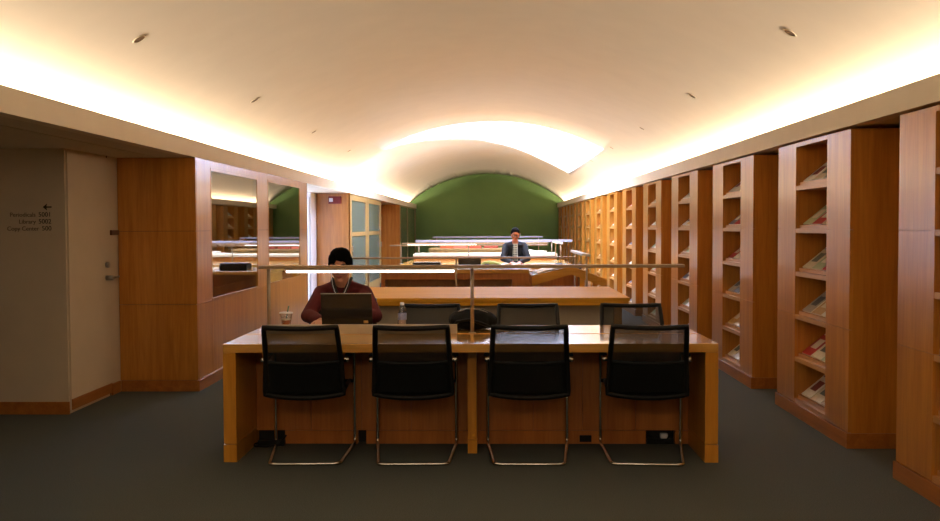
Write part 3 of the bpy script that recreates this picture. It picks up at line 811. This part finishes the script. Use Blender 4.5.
o = MB().lathe([(0, 0), (.03, 0), (.04, .08), (.042, .085), (.037, .083), (.028, .006), (0, .006)], n=18).build('mug', M['black']); o.location = (-.07, 15.70, .777)
tag(o, 'small dark mug in front of the yellow green bag', 'mug')
for k, (c_, nm, w_) in enumerate((((196, 160, 90), 'ochre', .20), ((120, 74, 40), 'brown', .19), ((206, 190, 150), 'cream', .18))):
    simple('book', '%s book in the flat pile right of the man in navy, %s' % (nm, ['bottom', 'middle', 'top'][k]), 'book', MB().bbox(-w_, w_, -.13, .13, 0, .026, .003), mat('book_' + nm, c_, .5), (.86, 15.9, .777 + .028 * k), R(4 * k - 4), 'book pile on the far desk')
simple('tablet', 'dark tablet case lying by the right lamp posts of the far desk', 'tablet', MB().bbox(-.13, .13, -.10, .10, 0, .06, .01), mat('plum_case', (50, 40, 66), .5), (1.36, 15.7, .777))
simple('black_case', 'black case lying nearest the right end of the far desk', 'case', MB().bbox(-.06, .06, -.10, .10, 0, .07, .01), M['black'], (1.16, 16.3, .777))
for k, (x, w_, c_) in enumerate(((-1.05, .16, (190, 90, 50)), (-.72, .16, (210, 110, 84)), (-.38, .15, (176, 74, 48)), (.0, .17, (150, 60, 40)))):
    simple('book', ['rust', 'salmon', 'brick red', 'dark red'][k] + ' book lying on the farthest high counter', 'book', MB().bbox(-w_, w_, -.13, .13, 0, .05, .004), mat('book_far_%d' % k, c_, .5), (x, 22.7, .961), 0, 'books on the farthest counter')
for k, (x, y, r_) in enumerate(((.72, 20.35, 10), (1.00, 20.3, -14), (.42, 20.3, 25))):
    simple('newspaper', ['folded white newspaper beside the man in navy, on the counter behind him', 'white newspaper nearest the right end of the skylit counter', 'leftmost white newspaper on the skylit counter behind the man in navy'][k], 'newspaper', MB().bbox(-.17, .17, -.14, .14, 0, .03 + .02 * (2 - k), .004), M['paper'], (x, y, .901), R(r_), 'newspapers on the skylit counter')

# ------------------------------------------------------------------ things on desk 1
t = thing('laptop', 'black laptop seen from behind its lid, in front of the man in maroon', 'laptop', (-1.02, 6.80, DZ + .002))
MB().bbox(-.178, .178, -.10, .15, 0, .022, .004).build('base', M['laptop'], t)
MB().box(-.155, .155, -.05, .06, .0222, .0235).build('keyboard', M['black'], t)
LT = Matrix.Translation((0, -.102, .012)) @ Matrix.Rotation(R(90 + 14), 4, 'X')
lid = MB().bbox(-.180, .180, 0, .262, -.008, .004, .004).xf(Matrix.Translation((0, -.104, .012)) @ Matrix.Rotation(R(90 + 13), 4, 'X')).build('lid', M['laptop'], t)
LM = Matrix.Translation((0, -.104, .012)) @ Matrix.Rotation(R(90 + 13), 4, 'X')
MB().box(-.17, .17, .012, .25, -.0092, -.0082).xf(LM).build('screen', mat('dim_screen', (40, 44, 52), .2), lid)
MB().bbox(.118, .150, .045, .064, .004, .0062, .001).xf(LM).build('badge', M['gold'], lid)
MB().bbox(-.179, .179, .2595, .2635, -.0075, .0035, .001).xf(LM).build('trim_edge', M['steel'], lid)

# water bottle
bt = thing('water_bottle', 'clear plastic water bottle with blue label right of the laptop', 'bottle', (-.642, 6.82, DZ + .001))
pet = glass('clear_plastic', (.93, .93, .94), .10, .06)
MB().lathe([(0, 0), (.026, 0), (.031, .006), (.031, .05), (.029, .056), (.031, .062), (.031, .125), (.028, .142), (.017, .162), (.0125, .168), (.0125, .176)], n=28).build('body', pet, bt)
MB().lathe([(0, .003), (.0285, .004), (.0285, .050), (.027, .056), (.0285, .060), (.0285, .085), (0, .085)], n=28).build('water', mat('water_in_bottle', (176, 160, 146), .1, spec=.8), bt)
MB().lathe([(.0316, .066), (.0322, .068), (.0322, .112), (.0316, .114)], n=28).build('label', mat('bottle_label', (128, 138, 176), .4, noise_amt=.25, scale=60), bt)
MB().lathe([(.0, .19), (.013, .19), (.0145, .187), (.0145, .172), (.0128, .171)], n=20).build('cap', M['white'], bt)
# iced drink on a napkin
nk = MB()
for a_ in (0, 35): nk.add([(Matrix.Rotation(R(a_), 4, 'Z') @ Vector(v))[:] for v in [(-.08, -.08, .0), (.08, -.08, .001), (.08, .08, .0), (-.08, .08, .001), (-.08, -.08, .012), (.085, -.075, .026), (.08, .08, .012), (-.082, .07, .026)]],
                              [(0, 3, 2, 1), (4, 5, 6, 7), (0, 1, 5, 4), (1, 2, 6, 5), (2, 3, 7, 6), (3, 0, 4, 7)])
simple('paper_napkin', 'crumpled white paper napkin under the iced drink', 'napkin', nk, M['paper'], (-1.475, 6.78, DZ + .001), R(10))
cp = thing('iced_drink', 'clear takeaway cup with amber drink and straw, left of the laptop', 'cup', (-1.475, 6.78, DZ + .028))
MB().lathe([(0, 0), (.030, 0), (.031, .003), (.045, .092), (.043, .092), (.029, .005), (0, .004)], n=28).build('cup', glass('clear_cup', (.96, .95, .93), .08, .03), cp)
MB().lathe([(0, .006), (.0275, .006), (.033, .040), (0, .041)], n=28).build('drink', mat('amber_tea', (190, 92, 20), .2), cp)
MB().lathe([(.033, .042), (.034, .052), (0, .053)], n=20).build('ice', mat('pale_ice', (220, 196, 160), .3), cp)
MB().lathe([(.047, .090), (.049, .094), (.047, .098), (.030, .101), (0, .101)], n=28).build('lid', mat('milky_lid', (214, 206, 196), .3), cp)
MB().tube([(.0, 0, .045), (.012, 0, .101), (.02, .0, .145)], .0045, 10).build('straw', mat('green_straw', (70, 110, 84), .4), cp)

# backpack lying on the desk
bp = thing('backpack', 'black backpack lying on the front desk behind the lamp post', 'backpack', (-.135, 6.78, DZ + .001))
b_ = MB()
for (c_, r_) in (((0, .0, .075), (.15, .14, .075)), ((-.07, .0, .07), (.10, .13, .07)), ((.08, .02, .065), (.10, .12, .065)), ((.0, -.08, .06), (.12, .07, .06)), ((-.02, .05, .1), (.1, .08, .05))):
    b_.sphere(c_, r_, n=20, m=14)
o = voxel(b_, 'bag_body', M['bag'], bp, .008, 3)
for v in o.data.vertices:
    d_ = noise.noise(Vector(v.co) * 14) * .008
    v.co += Vector(v.co).normalized() * d_
    if v.co.z < 0: v.co.z = 0
MB().tube([(-.13, -.09, .03), (-.10, -.145, .07), (-.02, -.165, .085), (.06, -.155, .06), (.12, -.11, .03)], .009, 8, flat=2).build('strap', M['black'], bp)
MB().tube([(-.11, -.03, .125), (-.04, -.05, .152), (.05, -.04, .146), (.11, -.02, .12)], .004, 6).build('zip', M['steel'], bp)
simple('folded_paper', 'small folded cream paper beside the backpack', 'paper', MB().bbox(-.035, .035, -.05, .05, 0, .014, .002), M['paper'], (.075, 6.70, DZ + .001), R(-20))

# ------------------------------------------------------------------ people
def capsule(mb, p, q, r0, r1, n=14):
    p, q = Vector(p), Vector(q); d = q - p; k = 6
    pts = []; rr = []
    t = d.normalized() if d.length > 1e-6 else Vector((0, 0, 1))
    for i in range(4): a = PI / 2 * (i / 4); pts.append(p - t * r0 * math.cos(a)); rr.append(max(r0 * math.sin(a), .0008))
    for i in range(k + 1): u = i / k; pts.append(p + d * u); rr.append(r0 + (r1 - r0) * u)
    for i in range(1, 5): a = PI / 2 * (i / 4); pts.append(q + t * r1 * math.sin(a)); rr.append(max(r1 * math.cos(a), .0008))
    mb.tube(pts, rr, n)
def chain(mb, pts, rr):
    for (p, q, a, b) in zip(pts, pts[1:], rr, rr[1:]): capsule(mb, p, q, a, b)
def ellip(mb, c, r, rot=None):
    s = len(mb.v); mb.sphere((0, 0, 0), r, n=20, m=14)
    Mx = Matrix.Translation(c) @ (rot if rot else Matrix.Identity(4)); mb.xf(Mx, s)
def hand(mb, wrist, direction, up, side, curl=.5, s=1.0):
    """palm plus four fingers and a thumb; direction = towards the fingertips, up = back of the hand, side = +1/-1 thumb side"""
    d = Vector(direction).normalized(); u = Vector(up); u = (u - d * u.dot(d)).normalized(); w = d.cross(u) * side
    W_ = Vector(wrist)
    for t_ in (-.022, 0, .022):
        capsule(mb, W_ + d * .012 + w * t_ * .8 * s, W_ + d * .078 * s + w * t_ * 1.25 * s, .015 * s, .013 * s, 10)
    for i, (off, ln) in enumerate(((.033, .066), (.011, .076), (-.011, .071), (-.032, .056))):
        b0 = W_ + d * .085 * s + w * off * s
        dirn = d.copy(); p = b0; r0 = .0095 * s
        for sgm, fr_ in enumerate((.45, .32, .23)):
            ax = w; dirn = (Matrix.Rotation(-side * curl * (.55 + .25 * sgm), 3, ax) @ dirn)
            q = p + dirn * ln * fr_ * s * 1.15
            capsule(mb, p, q, r0, r0 * .9, 8); p = q; r0 *= .9
    tb = W_ + d * .025 * s + w * .032 * s
    td = (d * .7 + w * .65 - u * .25).normalized(); q = tb + td * .04 * s
    capsule(mb, tb, q, .013 * s, .011 * s, 8)
    td2 = (d * .9 + w * .25 - u * .3).normalized(); capsule(mb, q, q + td2 * .032 * s, .011 * s, .0085 * s, 8)
def head_geo(mb, T):
    s = len(mb.v); n, m_ = 32, 24; vs = []; fs = []
    for i in range(m_ + 1):
        a = PI * i / m_
        for k in range(n):
            b = 2 * PI * k / n
            x, y, z = math.sin(a) * math.cos(b), math.sin(a) * math.sin(b), math.cos(a)
            f = 1.0
            if z < 0: f = 1 - .24 * (-z) ** 1.9
            q_ = (math.sin(a) ** -.30 if (z > 0 and a > .15) else (math.sin(.15) ** -.30 if z > 0 else 1)); x *= q_; y *= q_; X = x * .077 * f; Y = y * (.097 if y > 0 else .090) * (1 - (.30 * (-z) ** 1.5 if (z < 0 and y > 0) else .06 * max(0, -z))); Z = z * .118
            if y < -.55 and .02 < z < .28 and .15 < abs(x) < .62: Y += .007     # eye sockets
            vs.append((X, Y, Z))
    for i in range(m_):
        for k in range(n): fs.append((i * n + k, (i + 1) * n + k, (i + 1) * n + (k + 1) % n, i * n + (k + 1) % n))
    mb.add(vs, fs, 0, True)
    chain(mb, [(0, -.088, .018), (0, -.097, -.008), (0, -.108, -.026)], [.008, .010, .0115])
    ellip(mb, (-.011, -.097, -.028), (.009, .009, .008)); ellip(mb, (.011, -.097, -.028), (.009, .009, .008))
    ellip(mb, (0, -.062, -.098), (.026, .024, .018))
    for sd in (-1, 1):
        ellip(mb, (sd * .079, .006, -.002), (.009, .018, .031)); ellip(mb, (sd * .045, -.060, -.028), (.022, .022, .018))
        ellip(mb, (sd * .030, -.083, .030), (.022, .008, .006))
    mb.xf(T, s)
def face_parts(body, T, hair_m, lipm, glasses=False, short=False):
    for sd in (-1, 1):
        e = MB(); e.sphere((sd * .031, -.0795, .010), (.0135, .0095, .0065)); e.xf(T); eo = e.build('eye', M['eye'], body)
        e = MB(); e.sphere((sd * .031, -.0885, .008), (.0055, .003, .0055)); e.xf(T); e.build('iris', M['black'], eo)
        e = MB(); e.tube([(sd * .013, -.0935, .030), (sd * .031, -.0945, .036), (sd * .050, -.082, .031)], [.0035, .0045, .002], 8); e.xf(T); e.build('eyebrow', hair_m, body)
    e = MB(); e.tube([(-.022, -.087, -.058), (-.008, -.0955, -.056), (0, -.0955, -.057), (.008, -.0955, -.056), (.022, -.087, -.058)], [.002, .0045, .004, .0045, .002], 8)
    e.tube([(-.018, -.0865, -.064), (0, -.0955, -.066), (.018, -.0865, -.064)], [.002, .005, .002], 8); e.xf(T); e.build('lips', lipm, body)
    h = MB(); n, m_ = 32, 18; vs = []; fs = []
    for i in range(m_ + 1):
        a = 2.05 * i / m_
        for k in range(n):
            b = 2 * PI * k / n
            x, y, z = math.sin(a) * math.cos(b), math.sin(a) * math.sin(b), math.cos(a)
            front = max(0, -y)
            amax = 2.05 - (1.32 * front ** .8 if short else 1.0 * front ** .7) + (0 if short else .22 * noise.noise(Vector((x * 9, y * 4, 3))))           # hairline: high at the forehead, low at the nape
            aa = a / 2.05 * amax
            x, y, z = math.sin(aa) * math.cos(b), math.sin(aa) * math.sin(b), math.cos(aa)
            g = 1 + (.03 if short else .07) * noise.noise(Vector((x * 7, y * 7, z * 3)))
            q_ = max(math.sin(aa), .15) ** -.30 if z > 0 else 1; x *= q_; y *= q_
            th = .008 if short else .015
            rz_ = .118 + th * 1.1
            end = .8 + .2 * min(1, (m_ - i) / 2)
            vs.append((x * (.077 + th * end) * g, y * ((.097 if y > 0 else .090) + th * .9 * end) * g + .002, z * (.118 + th * .9 * end) * (1 + (g - 1) * .5) + .001))
    for i in range(m_):
        for k in range(n): fs.append((i * n + k, (i + 1) * n + k, (i + 1) * n + (k + 1) % n, i * n + (k + 1) % n))
    h.add(vs, fs, 0, True); h.xf(T); ho = h.build('hair', hair_m, body)
    md = ho.modifiers.new('t', 'SOLIDIFY'); md.thickness = .006; md.offset = -1
    if glasses:
        g = MB()
        for sd in (-1, 1):
            g.tube([(sd * .033 + .023 * math.cos(2 * PI * k / 16), -.101, .010 + .016 * math.sin(2 * PI * k / 16)) for k in range(16)], .0036, 6, closed=True)
            g.tube([(sd * .056, -.099, .014), (sd * .082, -.03, .012), (sd * .082, .012, .006)], .0018, 6)
        g.tube([(-.010, -.102, .012), (.010, -.102, .012)], .0018, 6)
        g.xf(T); g.build('glasses', M['black'], body)

def person(label, locx, rz, cfg):
    t = thing('person', label, 'person', locx, rz)
    K = cfg
    b = MB()
    H = Matrix.Translation(K['head']) @ Matrix.Rotation(K['bow'], 4, 'X') @ Matrix.Rotation(K.get('turn', 0), 4, 'Z') @ Matrix.Scale(K.get('hs', 1), 4)
    head_geo(b, H)
    neck = Vector(K['neck']); hd = Vector(K['head'])
    capsule(b, neck + Vector((0, 0, -.05)), hd + Vector((0, .02, -.05)), .060, .052)
    pel, chest = Vector(K['pelvis']), Vector(K['chest'])
    # trunk: stacked ellipsoids under the clothes
    for c_, r_ in ((pel, (.15, .11, .11)), ((pel + chest) / 2, (.135, .095, .16)), (chest, (.155, .10, .15)), (neck + Vector((0, .01, -.07)), (.13, .075, .06))):
        ellip(b, c_, r_)
    arms = {}
    for sd in (-1, 1):
        sh_, el, wr = Vector(K['shoulder'][0 if sd < 0 else 1]), Vector(K['elbow'][0 if sd < 0 else 1]), Vector(K['wrist'][0 if sd < 0 else 1])
        chain(b, [sh_, sh_.lerp(el, .5), el], [.052, .045, .038]); chain(b, [el, el.lerp(wr, .35), wr], [.038, .038, .026])
        dr_ = Vector(K['hdir'][0 if sd < 0 else 1])
        hand(b, wr, dr_, (0, 0, 1), (1 if sd < 0 else -1), K.get('curl', .5), 1.0)
        hp = pel + Vector((sd * .095, -.02, -.02)); kn = Vector(K['knee'][0 if sd < 0 else 1]); an = Vector(K['ankle'][0 if sd < 0 else 1])
        chain(b, [hp, hp.lerp(kn, .5), kn], [.085, .075, .056]); chain(b, [kn, kn.lerp(an, .35), an], [.054, .054, .036])
        capsule(b, an + Vector((0, .02, -.03)), an + Vector((0, -.15, -.045)), .035, .028)
    body = voxel(b, 'body', K['skin'], t, .0065, 2)
    face_parts(body, H, K['hair'], M['lip'], K.get('glasses', False), K.get('short', False))
    # upper garment
    g = MB()
    for c_, r_ in ((pel + Vector((0, 0, .02)), (.175, .135, .13)), ((pel + chest) / 2, (.165, .122, .19)), (chest, (.185, .125, .17)), (neck + Vector((0, .012, -.065)), (.16, .085, .055))):
        ellip(g, c_, r_)
    capsule(g, neck + Vector((0, .004, -.06)), neck + Vector((0, .010, -.012)), .072, .064)
    for sd in (-1, 1):
        i = 0 if sd < 0 else 1
        sh_, el, wr = Vector(K['shoulder'][i]), Vector(K['elbow'][i]), Vector(K['wrist'][i])
        chain(g, [neck + Vector((sd * .05, .01, -.04)), sh_], [.055, .062])
        chain(g, [sh_, sh_.lerp(el, .5), el], [.066, .060, .054]); wcuff = el.lerp(wr, .93)
        chain(g, [el, el.lerp(wr, .4), wcuff], [.054, .052, .038])
    top = voxel(g, K['top_name'], K['top'], t, .0085, 3)
    for v in top.data.vertices:
        v.co += v.normal * (noise.noise(Vector(v.co) * 9) * .006)
    # trousers and shoes
    g = MB()
    ellip(g, pel, (.17, .13, .11))
    for sd in (-1, 1):
        i = 0 if sd < 0 else 1
        hp = pel + Vector((sd * .095, -.02, -.02)); kn = Vector(K['knee'][i]); an = Vector(K['ankle'][i])
        chain(g, [hp, hp.lerp(kn, .5), kn], [.095, .088, .070]); chain(g, [kn, kn.lerp(an, .4), an + Vector((0, 0, .03))], [.068, .064, .052])
    voxel(g, 'trousers', M['jeans'], t, .012, 2)
    for sd in (-1, 1):
        an = Vector(K['ankle'][0 if sd < 0 else 1]); g = MB()
        g.bbox(an.x - .045, an.x + .045, an.y - .22, an.y + .07, an.z - .085, an.z - .062, .008)
        capsule(g, an + Vector((0, .02, -.025)), an + Vector((0, -.16, -.045)), .045, .034)
        voxel(g, 'shoe', M['shoe'], t, .008, 1)
    return t, body, top, H

# man in maroon at the laptop
P1 = (-1.175, 7.46, 0)
cfg = dict(head=(0, -.07, 1.185), bow=R(14), hs=1.06, neck=(0, .01, 1.055), pelvis=(0, .06, .57), chest=(0, .05, .86),
           shoulder=[(-.17, .03, .96), (.17, .03, .96)], elbow=[(-.235, -.20, .805), (.29, -.22, .805)], wrist=[(-.085, -.50, .795), (.12, -.50, .805)],
           hdir=[(.12, -1, -.12), (-.2, -1, -.12)], knee=[(-.13, -.42, .56), (.13, -.42, .56)], ankle=[(-.14, -.36, .09), (.14, -.36, .09)],
           skin=M['skin'], hair=M['hair'], top=M['maroon'], top_name='sweater', curl=.45)
m1, body1, top1, H1 = person('man with black hair in a maroon sweater, seated behind a laptop', P1, 0, cfg)
col = MB()
for sd in (-1, 1):
    col.tube([(sd * .074, .0, 1.085), (sd * .070, -.045, 1.065), (sd * .050, -.082, 1.02), (sd * .026, -.098, .96), (sd * .014, -.098, .90)], [.009, .012, .013, .012, .008], 8, flat=1.3)
col.build('collar', mat('dark_collar', (40, 34, 28), .8), top1)
ep = MB()
for sd in (-1, 1):
    ep.tube([(sd * .078, -.065, 1.165), (sd * .070, -.075, 1.10), (sd * .060, -.098, 1.04), (sd * .040, -.118, .985), (sd * .010, -.125, .94)], .0022, 6)
ep.build('earphone_cord', M['white'], m1)

# man in navy jacket and checked shirt at the far desk
chk = bpy.data.materials.new('checked_shirt'); chk.use_nodes = True
nt = chk.node_tree; b_ = nt.nodes['Principled BSDF']; b_.inputs['Roughness'].default_value = .8
tc = nt.nodes.new('ShaderNodeTexCoord'); sx = nt.nodes.new('ShaderNodeSeparateXYZ'); nt.links.new(tc.outputs['Object'], sx.inputs[0])
outs = []
for ax in (0, 2):
    m1_ = nt.nodes.new('ShaderNodeMath'); m1_.operation = 'MULTIPLY'; m1_.inputs[1].default_value = 24
    f_ = nt.nodes.new('ShaderNodeMath'); f_.operation = 'FRACT'
    g_ = nt.nodes.new('ShaderNodeMath'); g_.operation = 'GREATER_THAN'; g_.inputs[1].default_value = .62
    nt.links.new(sx.outputs[ax], m1_.inputs[0]); nt.links.new(m1_.outputs[0], f_.inputs[0]); nt.links.new(f_.outputs[0], g_.inputs[0]); outs.append(g_)
mxm = nt.nodes.new('ShaderNodeMath'); mxm.operation = 'MAXIMUM'; nt.links.new(outs[0].outputs[0], mxm.inputs[0]); nt.links.new(outs[1].outputs[0], mxm.inputs[1])
cr = nt.nodes.new('ShaderNodeValToRGB'); cr.color_ramp.elements[0].color = lin((56, 72, 74)); cr.color_ramp.elements[1].color = lin((196, 206, 200))
nt.links.new(mxm.outputs[0], cr.inputs[0]); nt.links.new(cr.outputs[0], b_.inputs['Base Color'])
P2 = (.44, 17.30, 0)
cfg2 = dict(head=(0, -.10, 1.335), bow=R(24), hs=1.0, neck=(0, .0, 1.20), pelvis=(0, .08, .70), chest=(0, .05, 1.0),
            shoulder=[(-.165, .03, 1.12), (.165, .03, 1.12)], elbow=[(-.225, -.14, .90), (.225, -.14, .90)], wrist=[(-.06, -.42, .84), (.06, -.42, .84)],
            hdir=[(.15, -1, -.2), (-.15, -1, -.2)], knee=[(-.13, -.40, .66), (.13, -.40, .66)], ankle=[(-.14, -.36, .09), (.14, -.36, .09)],
            skin=M['skin2'], hair=M['hair2'], top=M['navy'], top_name='jacket', curl=.6, glasses=True, short=True)
m2, body2, top2, H2 = person('man with glasses in navy jacket and checked shirt, reading at far desk', P2, 0, cfg2)
sh2 = MB(); vs = []; fs = []
for i in range(12):
    z = .84 + (1.165 - .84) * i / 11; w_ = .052 - .012 * i / 11
    for k in range(7):
        u = -1 + k / 3; vs.append((u * w_, -.105 + .03 * i / 11 - .018 * (1 - u * u), z))
for i in range(11):
    for k in range(6): fs.append((i * 7 + k, i * 7 + k + 1, (i + 1) * 7 + k + 1, (i + 1) * 7 + k))
sh2.add(vs, fs, 0, True); o = sh2.build('shirt_front', chk, top2); md = o.modifiers.new('t', 'SOLIDIFY'); md.thickness = .02; md.offset = -1
st = thing('high_stool', 'dark high stool under the man in the navy jacket', 'stool', (.44, 17.40, 0))
MB().lathe([(0, .56), (.17, .56), (.18, .575), (.17, .59), (0, .59)], n=28).build('seat', M['black'], st)
for a_ in range(4):
    c_, s_ = math.cos(PI / 4 + a_ * PI / 2), math.sin(PI / 4 + a_ * PI / 2)
    MB().tube([(.12 * c_, .12 * s_, .56), (.19 * c_, .19 * s_, .0)], .014, 8).build('leg', M['chrome'], st)
open_book('open magazine under the hands of the man in navy', (.36, 16.72, .777), R(4), .24, .30, .05)
